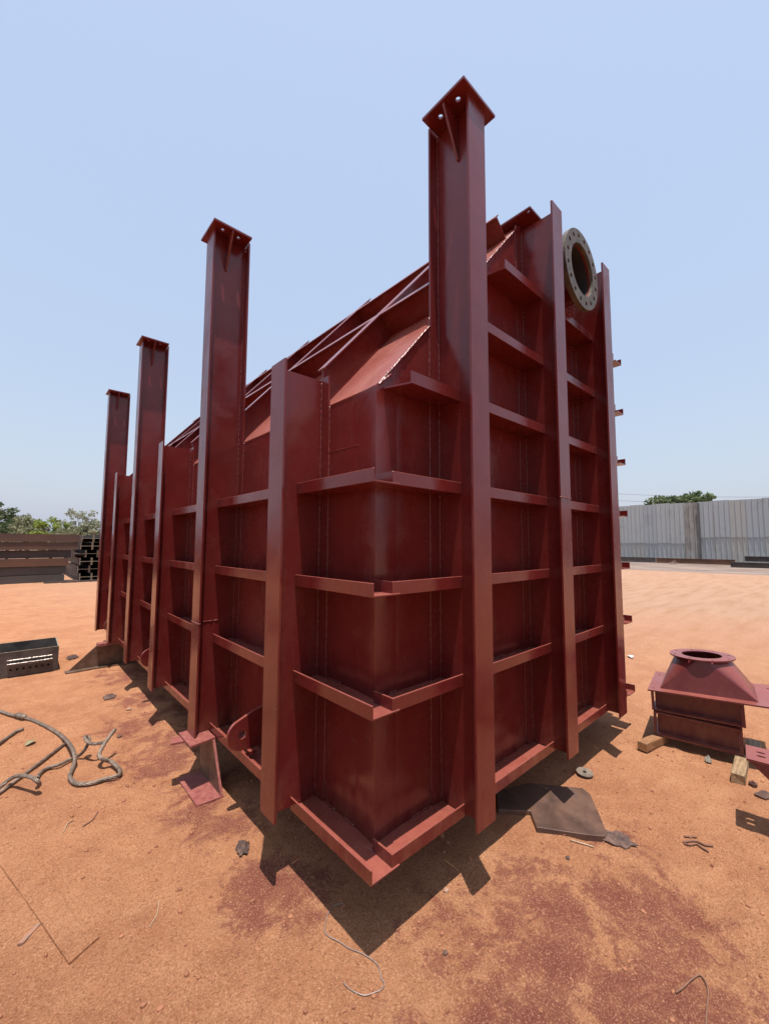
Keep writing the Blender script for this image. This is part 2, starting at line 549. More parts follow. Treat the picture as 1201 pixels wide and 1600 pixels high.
# loose grit: uncountable small stones on the sand
def pebble_mesh(N, smin, svar, big):
    base = bmesh.new()
    bmesh.ops.create_icosphere(base, subdivisions=1, radius=1)
    bv = np.array([v.co[:] for v in base.verts])
    bf = np.array([[v.index for v in f.verts] for f in base.faces])
    base.free()
    u = RNG.random((N, 2))
    rr = 0.25 + 4.3 * u[:, 0] ** 0.75
    th = R(47.7) + (u[:, 1] - 0.5) * R(112)
    px = -1.2 + rr * np.cos(th)
    py = -1.38 + rr * np.sin(th)
    size = smin + svar * RNG.random(N) ** 3 + (RNG.random(N) < big) * 0.004
    pz = ground_h(px, py)
    V = bv[None] * (0.6 + 0.8 * RNG.random((N, 1, 3))) * size[:, None, None]
    V = V + np.stack([px, py, pz + size * 0.25], 1)[:, None, :]
    F = bf[None] + (np.arange(N) * len(bv))[:, None, None]
    me = bpy.data.meshes.new('grit')
    me.from_pydata(V.reshape(-1, 3).tolist(), [], F.reshape(-1, 3).tolist())
    return me
grit = link('loose_grit', pebble_mesh(16000, .0015, .0030, .006), STONE2)
tag(grit, 'small sandy pebbles and grit scattered over the red ground', 'grit', kind='stuff')

clods = link('soil_clods', pebble_mesh(1500, .003, .008, .02), simple('soil_clod', (0.20, 0.075, 0.038), (0.36, 0.15, 0.075), 3.0, 0.95, 0, 0.6, 200, 0.003))
tag(clods, 'small reddish soil clods lying loose on the trodden sand', 'clods', kind='stuff')

# ------------------------------------------------------------------ the tank
Z0 = 0.30
W0 = -0.02            # outer face of the wall plates
PP = -0.286           # outer face of the column flanges
QL = -0.1704          # front of the stiffener ledges
FW = 0.1388           # flange width
YEND = 6.19
XB = 2.66             # back wall
ZW, ZT = 1.97, 3.48   # low wall top, high wall top
XT = W0 + (ZT - ZW) / 1.151
NX, NY, NZ = 1.765, 0, 3.262
YC = dict(A=.4217, B=1.5016, C=2.6044, D=3.666, E=4.7589, F=5.754)
XC = dict(R1=.4114, R2=1.3124, R3=2.1738)
LV = [.0464, .6337, 1.0961, 1.5528, 2.0189, 2.4794, 2.943]
LH = 0.0564
tank = empty('steel_tank', (0, 0, Z0))
tag(tank, 'huge dark red ribbed steel tank with tall capped columns and a sloped top', 'tank')
TH = 0.008

# plates
link('side_wall', boxes('side_wall', [((W0, W0, -0.005), (W0 + TH, YEND, ZW))], 0), PAINT, tank)
endw = cells_plate('end_wall', [([(W0 + TH, -0.005), (XB, -0.005), (XB, ZT), (XT, ZT), (W0 + TH, ZW + TH * 1.1)], (NX, NZ), .19, .19)], TH, 12, 'y')
link('end_wall', endw, PAINT, tank, (0, W0, 0))
link('end_wall', prism('far_end_wall', [(W0 + TH, -0.005), (XB, -0.005), (XB, ZT), (XT, ZT), (W0 + TH, ZW)], YEND - TH, YEND, 'y', 0), PAINT, tank)
link('side_wall', boxes('back_wall', [((XB - TH, W0 + TH, -0.005), (XB, YEND - TH, ZT))], 0), PAINT, tank)
link('floor_plate', boxes('floor_plate', [((W0, W0, -0.015), (XB, YEND, -0.0055))], 0), PAINT, tank)
link('top_plate', boxes('top_plate', [((XT, W0 - .004, ZT), (XB, YEND, ZT + TH))], 0), PAINT, tank)
# corner angle over the two walls
link('corner_angle', prism('corner_angle', [(W0 - .0030, .105), (W0 - .0135, W0 - .0135), (.105, W0 - .0030), (.105, W0 + .001), (W0 + .001, W0 + .001), (W0 + .001, .105)], 0.0, ZW + .004, 'z', .003), PAINT, tank)

# roof: local frame with X up the slope, Y along the tank, Z outwards
SL = math.atan(1.151)
SLEN = (XT - W0) / math.cos(SL)
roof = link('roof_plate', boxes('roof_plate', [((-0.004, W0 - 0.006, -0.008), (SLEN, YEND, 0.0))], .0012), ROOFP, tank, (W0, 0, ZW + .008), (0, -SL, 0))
bd = [bead_data((0, W0 - .004, -.004), (SLEN, W0 - .004, -.004), .0075, .011, 5)]
link('weld_bead', data_mesh('roof_end_weld', join_data(bd)), WELD, roof)
RD = 0.150   # rafter depth
rb_ = bmesh.new()
add_prism(rb_, [(.012, -.002), (.155, RD - .0078), (SLEN + .02, RD - .0078), (SLEN + .02, -.002)], -.0045, .0045, 'y')
add_box(rb_, (.152, -.035, RD - .008), (SLEN + .02, .035, RD))
raf = bm_mesh(rb_, 'rafter')
for k in YC:
    r_ = link('rafter', raf, PAINT, roof, (0, YC[k], 0))
bnds = [0.0] + [YC[k] for k in 'ABCDEF'] + [YEND]
for s in (0.775, 1.795):
    for i in range(len(bnds) - 1):
        a, b_ = bnds[i] + (.007 if i else 0), bnds[i + 1] - .007
        me = boxes('purlin', [((-.004, a, -.002), (.004, b_, RD - .009)), ((-.030, a, RD - .009), (.030, b_, RD - .001))])
        link('purlin', me, PAINT, roof, (s, 0, 0))
# top frame with bolt holes
cl = []
yy = -0.152
for i in range(26):
    y1 = yy + 0.245
    cl.append((rect(1.212, 1.27, yy, y1), (1.239, yy + .026 if i == 0 else (yy + y1) / 2), .011, .011))
    yy = y1
cl_me = cells_plate('top_frame', cl, .012, 4)
tf = link('top_frame', cl_me, PAINT, tank, (0, 0, 3.492))
link('frame_neck', boxes('frame_neck', [((1.27, -.152, 3.492), (1.50, yy, 3.504)), ((1.292, .0, 3.45), (1.302, yy - .1, 3.4915))], .001), PAINT, tank)

# columns: local -Y is outwards, X across the flange, origin on the wall plane
D = PP - W0
T = 0.012
def column_mesh(name, h, wtop):
    return boxes(name, [((-FW / 2, D, 0), (FW / 2, D + T, h)), ((-FW / 2, -T, 0), (FW / 2, -.0005, wtop + .012)), ((-.005, D + T - .001, 0.004), (.005, -T + .001, wtop))], .0018)
def column_beads(name, h, hwall, seed):
    p = []
    for s in (-1, 1):
        p.append(bead_data((s * FW / 2, -.002, 0.01), (s * FW / 2, -.002, hwall), .0046, .011, seed + s))
        p.append(bead_data((s * .008, -T - .002, 0.01), (s * .008, -T - .002, h - .02), .0046, .011, seed + 5 + s))
        p.append(bead_data((s * .007, D + T + .001, 0.01), (s * .007, D + T + .001, h - .02), .0035, .014, seed + 9 + s))
    return [data_mesh(name, q_) for q_ in p]
HS, HT, HR = 2.150, 3.483, 3.477
HT1 = 3.502
col_short = column_mesh('column_short', HS, HS - .028)
col_tall = column_mesh('column_tall', HT, HT)
col_r1 = column_mesh('column_tall_end', HT1, HT1)
col_end = column_mesh('column_end', HR, HR - .03)
bead_short = column_beads('beads_short', HS - .02, ZW, 1)
bead_tall = column_beads('beads_tall', HT, ZW, 31)
bead_r1 = column_beads('beads_r1', HT1, 2.44, 61)
bead_r2 = column_beads('beads_r2', HR - .02, ZT - .02, 81)
CS = 0.272
cap_c = -0.153
q = CS / 2
hol = .057
cap_me = cells_plate('cap_plate', [
    (rect(-q, 0, cap_c - q, cap_c), (-.078, cap_c - hol), .0125, .0125), (rect(0, q, cap_c - q, cap_c), (.078, cap_c - hol), .0125, .0125),
    (rect(0, q, cap_c, cap_c + q), (.078, cap_c + hol), .0125, .0125), (rect(-q, 0, cap_c, cap_c + q), (-.078, cap_c + hol), .0125, .0125)], .014, 6)
gus = {}
for s in (-1, 1):
    gus[s] = prism('gusset', [(s * .0051, 0), (s * .128, 0), (s * .128, -.016), (s * .014, -.245), (s * .0051, -.245)], cap_c - .006, cap_c + .006, 'y', .001)
def add_column(kind, loc, rz):
    me, bd_, h = {'short': (col_short, bead_short, HS), 'tall': (col_tall, bead_tall, HT), 'r1': (col_r1, bead_r1, HT1), 'r2': (col_end, bead_r2, HR)}[kind]
    o = link('column', me, PAINT, tank, loc, (0, 0, rz))
    for q_ in bd_:
        link('weld_bead', q_, WELD, o)
    if kind in ('tall', 'r1'):
        link('cap_plate', cap_me, PAINT, o, (0, 0, h + .0003))
        for s in (-1, 1):
            link('gusset', gus[s], PAINT, o, (0, 0, h))
    return o
cols = {}
for k in YC:
    cols[k] = add_column('tall' if k in 'BDF' else 'short', (W0, YC[k], 0), -math.pi / 2)
for k in XC:
    cols[k] = add_column('r1' if k == 'R1' else 'r2', (XC[k], W0, 0), 0)
# butt-weld splices across two of the columns
def splice(col, z):
    p = [bead_data((-FW / 2, D - .001, z), (FW / 2, D - .001, z), .004, .01, 3)]
    for s in (-1, 1):
        p.append(bead_data((s * .006, D + T, z), (s * .006, -T, z + .004), .0035, .01, 4 + s))
        p.append(bead_data((s * FW / 2, D, z), (s * FW / 2, D + T, z), .004, .006, 8 + s))
    for q_ in p:
        link('weld_splice', data_mesh('splice', q_), WELD, col)
splice(cols['B'], .72)
splice(cols['R2'], 1.54)

# stiffener ledges: angle, toe up; local -Y outwards, X along
def ledge_mesh(x0, x1, cut=0.0, endplate=False):
    d = QL - W0
    t_ = .008
    if cut:
        bm = bmesh.new()
        add_box(bm, (x0, d, -LH), (x1, d + t_, 0))
        add_prism(bm, [(x0 - cut, -.0005), (x0, d + t_ + .0001), (x1, d + t_ + .0001), (x1, -.0005)], -LH, -LH + t_, 'z')
        return bm_mesh(bm, 'stiffener')
    bm = bmesh.new()
    add_prism(bm, [(d, -LH), (-.0005, -LH), (-.0005, -LH + t_), (d + t_, -LH + t_), (d + t_, 0), (d, 0)], x0, x1, 'x')
    bmesh.ops.recalc_face_normals(bm, faces=bm.faces[:])
    bev(bm, .0016)
    if endplate:
        add_box(bm, (x0 + .0004, d + t_ - .0001, -LH + t_ + .0001), (x0 + .0085, -.035, -.0005))
    return bm_mesh(bm, 'stiffener')
STI = [data_mesh('stitch_bead', bead_data((0, 0, 0), (L_, 0, 0), .005, .010, 40 + i_)) for i_, L_ in enumerate((.05, .07, .09, .11, .13))]
def stitch(o, x0, x1, seed):
    rg = random.Random(seed)
    x = x0 + rg.uniform(.02, .08)
    while x < x1 - .15:
        i_ = rg.randrange(5)
        link('weld_bead', STI[i_], WELD, o, (x, -.003, -LH + .011))
        x += (.05, .07, .09, .11, .13)[i_] + rg.uniform(.03, .20)
_led = {}
def ledge(face, a, b_, z, cut=0.0, endplate=False):
    """face 'S' (side wall, runs along Y) or 'E' (end wall, runs along X)"""
    L = round(b_ - a, 4)
    key = (L, cut, endplate)
    if key not in _led:
        _led[key] = ledge_mesh(0, L, cut, endplate)
    me = _led[key]
    j1, j2 = random.uniform(-.0022, .0022), random.uniform(-R(.35), R(.35))
    if face == 'S':
        o = link('stiffener', me, PAINT, tank, (W0, b_, z + j1), (j2, random.uniform(-R(.12), R(.12)), -math.pi / 2))
    else:
        o = link('stiffener', me, PAINT, tank, (a, W0, z + j1), (j2, random.uniform(-R(.12), R(.12)), 0))
    if z < 1.3 and (face == 'E' or a < 2.5):
        stitch(o, .03, L, int(a * 100 + z * 37))
    return o
yb = [-.1754] + [YC[k] for k in 'ABCDEF'] + [YEND + .15]
for i in range(len(yb) - 1):
    for z in LV[:4]:
        a, b_ = yb[i] + (.0052 if i else 0), yb[i + 1] - .0052
        if i == 0:
            L = b_ - a
            # the corner bay runs past the wall corner
            o = link('stiffener', ledge_mesh(0, L), PAINT, tank, (W0, b_, z), (0, 0, -math.pi / 2))
            if z < 1.3:
                stitch(o, .02, L - .12, int(z * 50) + 7)
        else:
            ledge('S', a, b_, z)
for j, z in enumerate(LV):
    dz = .0012
    if j < 4:
        ledge('E', -.059, XC['R1'] - .0052, z + dz, 0, True)
    elif j == 4:
        ledge('E', .055, XC['R1'] - .0052, z, .05)
    if j < 6:
        ledge('E', XC['R1'] + .0052, XC['R2'] - .0052, z)
    else:
        ledge('E', .855, XC['R2'] - .0052, z, .03)
    ledge('E', XC['R2'] + .0052, XC['R3'] - .0052, z)
    ledge('E', XC['R3'] + .0052, XB - .03, z)
    # back-wall ledges whose ends stand past the corner
    d = .15
    me = boxes('stiffener', [((0, -.1754, -LH), (d - .0081, YEND, -LH + .008)), ((d - .008, -.1754, -LH), (d, YEND, 0))])
    link('stiffener', me, PAINT, tank, (XB + .0005, 0, z))
# faint plate seams on the walls
sm = []
for (y0, y1, z) in ((.10, .35, .36), (.55, 1.4, .83), (.55, 1.4, .34), (1.6, 2.5, 1.2), (.105, .34, 1.72)):
    sm.append(bead_data((W0, y0, z), (W0, y1, z + .004), .0014, .015, 2))
for (x0, x1, z) in ((.105, .34, 1.74), (.5, 1.22, 1.22), (.5, 1.22, .30), (.5, 1.22, 1.82), (1.4, 2.1, .2)):
    sm.append(bead_data((x0, W0, z), (x1, W0, z - .003), .0014, .015, 3))
for q_ in sm:
    link('plate_seam', data_mesh('plate_seam', q_), PAINT, tank)
# corner weld at the tip of the roof edge
link('weld_bead', data_mesh('corner_weld', join_data([bead_data((W0, W0 - .01, ZW + .004), (.06, W0 - .012, ZW + .075), .008, .009, 9)])), WELD, tank)

# nozzle
noz = empty('nozzle', (0, 0, 0))
noz.parent = tank
def ring_cells(c, r0, r1, rb, rh, n, off=0.0, sub=3):
    cl = []
    for i in range(n):
        a0 = off + 2 * math.pi * (i - .5) / n
        a1 = off + 2 * math.pi * (i + .5) / n
        am = (a0 + a1) / 2
        poly = [(c[0] + r1 * math.cos(a0 + (a1 - a0) * k / sub), c[1] + r1 * math.sin(a0 + (a1 - a0) * k / sub)) for k in range(sub + 1)]
        poly += [(c[0] + r0 * math.cos(a1 + (a0 - a1) * k / sub), c[1] + r0 * math.sin(a1 + (a0 - a1) * k / sub)) for k in range(sub + 1)]
        cl.append((poly, (c[0] + rb * math.cos(am), c[1] + rb * math.sin(am)), rh, rh))
    return cl
def pipe_mesh(name, r0, r1, a, b_, n=48):
    bm = bmesh.new()
    rings = []
    for r, y in ((r1, a), (r1, b_), (r0, b_), (r0, a)):
        rings.append([bm.verts.new((r * math.cos(2 * math.pi * k / n), y, r * math.sin(2 * math.pi * k / n))) for k in range(n)])
    for i in range(4):
        A, B = rings[i], rings[(i + 1) % 4]
        for k in range(n):
            bm.faces.new((A[k], A[(k + 1) % n], B[(k + 1) % n], B[k]))
    me = bm_mesh(bm, name)
    return me
link('pipe_neck', pipe_mesh('pipe_neck', .189, .203, -.238, W0 + TH + .02), PAINT, noz, (NX, 0, NZ))
nf = cells_plate('nozzle_flange', ring_cells((0, 0), .19, .288, .244, .0165, 16, R(11.25)), .036, 3, 'y')
link('bolted_flange', nf, RING, noz, (NX, -.262, NZ))
DARKIN = simple('painted_shade_black', (0.007, 0.007, 0.009), (0.014, 0.013, 0.013), 9, 0.75, 0.0, 0.2)  # near-black stands for the shade inside openings, put into the colour
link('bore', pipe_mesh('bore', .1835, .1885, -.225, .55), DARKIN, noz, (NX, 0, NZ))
link('bore_shade_disc', prism('bore_shade_disc', [(.188 * math.cos(R(15 * k)), .188 * math.sin(R(15 * k))) for k in range(24)], .545, .549, 'y', 0), DARKIN, noz, (NX, 0, NZ))  # added disc that closes the bore with painted shade

# lifting lugs
lp = [(W0 + .001, .002)]
cxl, czl, rl = -.165, .098, .086
for k in range(13):
    a = R(270) - R(12.5) * k
    lp.append((cxl + rl * math.cos(a), czl + rl * math.sin(a)))
lp += [(-.10, .215), (W0 + .001, .232)]
lug_me = cells_plate('lifting_lug', [(lp, (cxl, czl), .024, .024)], .02, 2, 'y')
lug_pad = boxes('lug_pad', [((-.135, -.035, -.012), (-.095, -.001, .006))])
for y in (.985, 3.13, 5.26):
    lg = link('lifting_lug', lug_me, PAINT, tank, (0, y, LV[0] - LH + .05))
    link('lug_pad', lug_pad, PAINT, lg)

# ------------------------------------------------------------------ supports under the tank
sup = empty('channel_support', (-.18, 1.40, 0))
tag(sup, 'red painted channel offcut with slanted cut end propping the tank at its left side', 'support', 'channel supports')
def slant_channel(h, fl, t, ybot0, ytop0, yend):
    bm = bmesh.new()
    add_prism(bm, [(ybot0, 0), (ytop0, h), (yend, h), (yend, 0)], -t, 0, 'x')
    me1 = bm_mesh(bm, 'web')
    return me1
H1 = Z0 - .001
link('web', prism('web', [(-.19, .012), (-.03, H1 - .014), (.19, H1 - .014), (.19, .012)], -.012, 0, 'x', .001), BROWN, sup)
link('bottom_flange', prism('bottom_flange', [(-.15, -.19), (.006, -.20), (.006, .19), (-.15, .19)], -.004, .0119, 'z', .001), SLANT, sup)
link('top_flange', prism('top_flange', [(-.155, -.055), (.004, -.03), (.004, .19), (-.155, .19)], H1 - .0139, H1, 'z', .001), SLANT, sup)
link('cut_edge', prism('cut_edge', [(-.1945, .012), (-.0345, H1 - .0139), (-.0302, H1 - .0139), (-.1902, .012)], -.0135, .0015, 'x', 0), SLANT, sup)

link('packing_plate', prism('packing_plate', [(-.225, .10), (-.13, .075), (-.10, .17), (-.20, .185)], H1 - .03, H1 - .0142, 'z', .002), SLANT, sup)
sup2 = empty('channel_support', (-.10, 4.88, 0))
tag(sup2, 'brown channel support with long sloping nose at the far left end of the tank', 'support', 'channel supports')
H2 = Z0 - .001
link('web', prism('web', [(-.54, .012), (-.27, H2 - .03), (.35, H2 - .03), (.35, .012)], -.012, 0, 'y', .001), BROWN, sup2)
link('bottom_flange', boxes('bottom_flange', [((-.575, -.10, -.003), (.35, .01, .0119))], .001), BROWN, sup2)
link('top_flange', boxes('top_flange', [((-.275, -.105, H2 - .03), (.35, .005, H2))], .001), SLANT, sup2)

# a dusty scrap lump by the first support
def crumple(name, loc, sx_, sy_, sz_, mat, label, cat, seed, n=9, group=None):
    """a torn, folded sheet of scrap: ragged outline, sharp random folds"""
    rg = np.random.default_rng(seed)
    bm = bmesh.new()
    na, nr = 26, 6
    out = 0.62 + 0.55 * rg.random(na)
    out = np.minimum(out, np.roll(out, 1) + .28)
    fd = rg.uniform(0, math.pi, 3)
    fq = rg.uniform(5, 11, 3)
    fp_ = rg.uniform(0, 6, 3)
    ctr = bm.verts.new((0, 0, sz_ * .6))
    rings = []
    for j in range(1, nr + 1):
        row = []
        for k in range(na):
            a_ = 2 * math.pi * k / na
            rr = out[k] * j / nr * (1 + .10 * (rg.random() - .5))
            u, v = math.cos(a_) * rr, math.sin(a_) * rr
            z = sum(abs(math.sin((u * math.cos(d_) + v * math.sin(d_)) * f_ * .5 + p_)) for d_, f_, p_ in zip(fd, fq, fp_)) / 3
            z = sz_ * (z * .85 + .3 * rg.random()) * (1.05 - .75 * (j / nr) ** 2)
            row.append(bm.verts.new((u * sx_ / 2, v * sy_ / 2, max(.0015, z))))
        rings.append(row)
    for k in range(na):
        bm.faces.new((ctr, rings[0][k], rings[0][(k + 1) % na]))
        for j in range(nr - 1):
            bm.faces.new((rings[j][k], rings[j + 1][k], rings[j + 1][(k + 1) % na], rings[j][(k + 1) % na]))
    r = bmesh.ops.extrude_face_region(bm, geom=bm.faces[:])
    for v in r['geom']:
        if isinstance(v, bmesh.types.BMVert):
            v.co.z += .003
    me = bm_mesh(bm, name)
    o = link(name, me, mat, None, (loc[0], loc[1], gz(loc[0], loc[1]) - .001), (0, 0, rg.random() * 6))
    tag(o, label, cat, group)
    return o
crumple('scrap_cloth', (-.268, .705), .10, .075, .05, RAG, 'small crumpled dark scrap on stained sand left of the near corner', 'scrap', 3)
crumple('torn_sheet', (1.215, -.535), .20, .13, .035, RAG, 'torn dark brown scrap sheet beside the steel floor plate', 'scrap', 8, 12)
crumple('scrap_cloth', (-.42, 3.55), .16, .12, .03, RAG, 'dark flattened scrap at the shadow edge on the left', 'scrap', 6)
crumple('scrap_cloth', (-.55, 5.55), .16, .12, .06, RAG, 'grey scrap lump behind the far channel support', 'scrap', 9)

# steel plate on the ground
pl = [(0.959, -0.227), (1.10, -.43), (1.161, -0.500), (1.19, -.503), (1.377, -0.376), (1.476, -0.307), (1.507, -0.249), (1.304, 0.008), (1.078, 0.089), (0.931, -0.01), (1.060, -0.138)]
pm_ = prism('steel_plate', [(p[0] - 1.2, p[1] + .2) for p in pl], -.006, .030, 'z', .002)
o = link('steel_plate', pm_, PLATE, None, (1.2, -.2, 0))
tag(o, 'thick brown steel plate with cut corner lying on sand by the tank', 'steel plate')
# half-buried flat plates on the left
SANDM = ground.data.materials[0]
o = link('buried_plate', prism('buried_plate', [(-.20, .41), (-.09, .42), (.05, -.22), (.10, -.33), (.0, -.38), (-.065, -.115)], -.02, .0075, 'z', .002), SANDM, None, (-.973, .97, .002), (R(.35), R(.3), 0))
tag(o, 'half buried sandy flat steel strip at lower left', 'steel strip')
GP = simple('sandy_grey_scale', (0.33, 0.14, 0.075), (0.20, 0.135, 0.105), 30, 0.85, 0, 0.5, 120, 0.006)
o = link('grey_flake', prism('grey_flake', [(-.03, -.02), (-.012, -.03), (.01, -.008), (.045, .03), (.03, .038), (.0, .012)], -.01, .0035, 'z', .002), GP, None, (-1.085, .835, .004))
tag(o, 'narrow grey metal flake left of the buried strip', 'flake')
o = link('grinding_disc', cells_plate('grinding_disc', ring_cells((0, 0), .012, .052, .032, .0008, 12), .006, 2), simple('worn_disc', (0.10, .075, .06), (.20, .15, .11), 30, .8), None, (1.729, -.173, .012), (R(4), R(-3), 0))
tag(o, 'worn grinding disc lying on the sand near the middle end column', 'disc')

# ------------------------------------------------------------------ rectangular transition hopper on timber blocks
fun = empty('transition_hopper', (2.602, -.360, .060), math.atan2(-.98850, .15120))
tag(fun, 'dark red square to round transition hopper on two stacked frames right of the tank', 'hopper')
# local: +X to the right along the front edge, +Y away from the camera
def frame_parts(z0, z1, x0, x1, y0, y1, name):
    r_ = []
    f = empty(name, (0, 0, 0))
    f.parent = fun
    w, t = .062, .012
    lst = []
    # front & back & side plates set back, with flanges top and bottom (channel frame)
    link('channel_web', boxes('channel_web', [((x0 + .02, y0 + w, z0 + t), (x1 - .02, y0 + w + t, z1 - t)), ((x0 + .02, y1 - w - t, z0 + t), (x1 - .02, y1 - w, z1 - t)),
                      ((x0 + w, y0 + w + t, z0 + t), (x0 + w + t, y1 - w - t, z1 - t)), ((x1 - w - t, y0 + w + t, z0 + t), (x1 - w, y1 - w - t, z1 - t))]), PAINT2, f)
    for zz in (z0, z1 - t):
        link('frame_flange', boxes('frame_flange', [((x0, y0, zz), (x1, y0 + w + t, zz + t)), ((x0, y1 - w - t, zz), (x1, y1, zz + t)),
                      ((x0, y0 + w + t, zz), (x0 + w + t, y1 - w - t, zz + t)), ((x1 - w - t, y0 + w + t, zz), (x1, y1 - w - t, zz + t))]), PAINT2, f)
    for xx in (x0, x1 - .018):
        for y_ in (y0, y1 - .012):
            link('corner_post', boxes('corner_post', [((xx, y_, z0 + t), (xx + .018, y_ + .012, z1 - t))]), PAINT2, f)
    return f
frame_parts(0.0, .178, 0, .53, 0, .44, 'lower_frame')
uf = frame_parts(.184, .346, -.005, .555, .01, .45, 'upper_frame')
uf.rotation_euler = (0, R(-1.3), 0)
top = empty('top_section', (.022, 0, -.004))
top.parent = fun
top.rotation_euler = (0, R(-3.0), 0)
fl_me = cells_plate('base_flange', [
    (rect(-.03, .045, -.06, .24), (.005, .0), .009, .009), (rect(-.03, .045, .24, .53), (.005, .42), .009, .009),
    (rect(.64, .74, -.06, .24), (.70, .0), .009, .009), (rect(.64, .74, .24, .53), (.70, .42), .009, .009),
    ([(.045, -.06), (.64, -.06), (.64, .24), (.61, .24), (.61, .03), (.075, .03), (.075, .24), (.045, .24)], None, 0, 0),
    ([(.045, .53), (.045, .24), (.075, .24), (.075, .43), (.61, .43), (.61, .24), (.64, .24), (.64, .53)], None, 0, 0)], .010, 4)
link('base_flange', fl_me, PAINT2, top, (0, 0, .352))
# square-to-round shell
def trans_mesh(x0, x1, y0, y1, zb, cx, cy, r, zt, n=48, t=.006):
    bm = bmesh.new()
    layers = []
    for off in (0, t):
        bot, top = [], []
        for k in range(n):
            a = 2 * math.pi * k / n
            c_, s_ = math.cos(a), math.sin(a)
            # project the direction on the rectangle corners: quarter arcs collapse to the corners
            qx = x1 - off if c_ > 0 else x0 + off
            qy = y1 - off if s_ > 0 else y0 + off
            u = abs(math.atan2(abs(s_), abs(c_))) / (math.pi / 2)
            bot.append(bm.verts.new((qx + (0 if 0.06 < u < 0.94 else 0), qy, zb)))
            top.append(bm.verts.new((cx + (r - off) * c_, cy + (r - off) * s_, zt)))
        layers.append((bot, top))
    for (bot, top), flip in zip(layers, (False, True)):
        for k in range(n):
            k2 = (k + 1) % n
            f = [bot[k], bot[k2], top[k2], top[k]]
            bm.faces.new(f[::-1] if flip else f)
    bmesh.ops.remove_doubles(bm, verts=bm.verts[:], dist=1e-6)
    return bm_mesh(bm, 'transition_shell')
link('transition_shell', trans_mesh(.045, .625, .02, .44, .360, .325, .23, .172, .600), PAINT2, top)
rf = cells_plate('round_flange', ring_cells((0, 0), .128, .208, .18, .008, 8, R(22.5), 6), .010, 2)
link('round_flange', rf, PAINT2, top, (.325, .23, .600))
# timber under it
def timber(name, mat, loc, rz, L, w, h, label, seed):
    rg = random.Random(seed)
    bm = bmesh.new()
    n = 7
    rings = []
    for i in range(n):
        x = -L / 2 + L * i / (n - 1) + (rg.uniform(-.006, .006) if i in (0, n - 1) else 0)
        j = lambda s: rg.uniform(-s, s)
        rings.append([bm.verts.new((x + j(.004), -w / 2 + j(.002), j(.001))), bm.verts.new((x + j(.004), w / 2 + j(.002), j(.001))), bm.verts.new((x + j(.004), w / 2 + j(.002), h + j(.002))), bm.verts.new((x + j(.004), -w / 2 + j(.002), h + j(.002)))])
    for i in range(n - 1):
        for k in range(4):
            bm.faces.new((rings[i][k], rings[i][(k + 1) % 4], rings[i + 1][(k + 1) % 4], rings[i + 1][k]))
    bm.faces.new(rings[0]); bm.faces.new(rings[-1])
    bmesh.ops.recalc_face_normals(bm, faces=bm.faces[:])
    bev(bm, .002)
    o = link(name, bm_mesh(bm, name), mat, None, (loc[0], loc[1], 0.001), (0, 0, rz))
    tag(o, label, 'timber block', 'timber blocks under the hopper')
timber('timber_block', WOOD2, (2.56, -.372), R(-12), .36, .068, .059, 'orange brown timber block under the left end of the hopper', 4)
timber('timber_block', WOOD, (2.535, -.878), R(3), .36, .072, .059, 'pale timber block under the right end of the hopper', 6)
timber('timber_block', WOOD, (2.98, -.905), R(8), .18, .08, .059, 'pale timber block behind the right end of the hopper', 9)
crumple('rag_knot', (2.56, -.70), .05, .05, .05, simple('grey_rag', (.25, .23, .19), (.42, .39, .33), 20, .9), 'small grey rag knot hanging below the hopper frame', 'rag', 12, 7)
crumple('dry_leaves', (2.95, -.33), .10, .06, .03, TWIG, 'small heap of dry leaves left of the hopper', 'leaves', 14, 8)

# bracket with slotted flange at the right edge of the frame
brk = empty('slotted_bracket', (1.987, -.982, 0), math.atan2(-.9925, .122))
tag(brk, 'dark red steel bracket with slotted top flange at the right edge', 'bracket')
# local +X away along the bracket, +Y towards the hopper side (far edge at y=0), width to y=-0.2
cl = []
for i, x0 in enumerate((0.0, .13, .26, .39, .52)):
    for (ya, yb_) in ((-.203, -.1015), (-.1015, 0)):
        hy = -.127 if ya < -.15 else -.074
        cl.append((rect(x0, x0 + .13, ya, yb_), (x0 + .062, hy), .020, .010))
link('top_flange', cells_plate('slotted_flange', cl, .012, 5), PAINT2, brk, (0, 0, .388))
link('web', prism('web', [(.012, .387), (.65, .387), (.65, .0), (.40, .0)], -.196, -.186, 'y', .001), PAINT2, brk)
link('web', prism('web', [(.25, .387), (.65, .387), (.65, .0), (.52, .0)], -.016, -.006, 'y', .001), PAINT2, brk)
link('base_plate', boxes('base_plate', [((.42, -.1855, .0), (.65, -.0165, .012))], .001), PAINT2, brk)
o = link('scrap_bar', boxes('scrap_bar', [((-.05, -.03, 0), (.05, .03, .006))], .001), PLATE, None, (2.31, -1.015, .006), (0, 0, R(-20)))
tag(o, 'small brown offcut on the sand in front of the slotted bracket', 'offcut')
o = link('steel_nut', cells_plate('steel_nut', [([(.024 * math.cos(R(60 * k)), .024 * math.sin(R(60 * k))) for k in range(6)], (0, 0), .011, .011)], .016, 2), PLATE, None, (2.40, -.955, .006))
tag(o, 'small loose nut between the timber block and the bracket', 'nut')

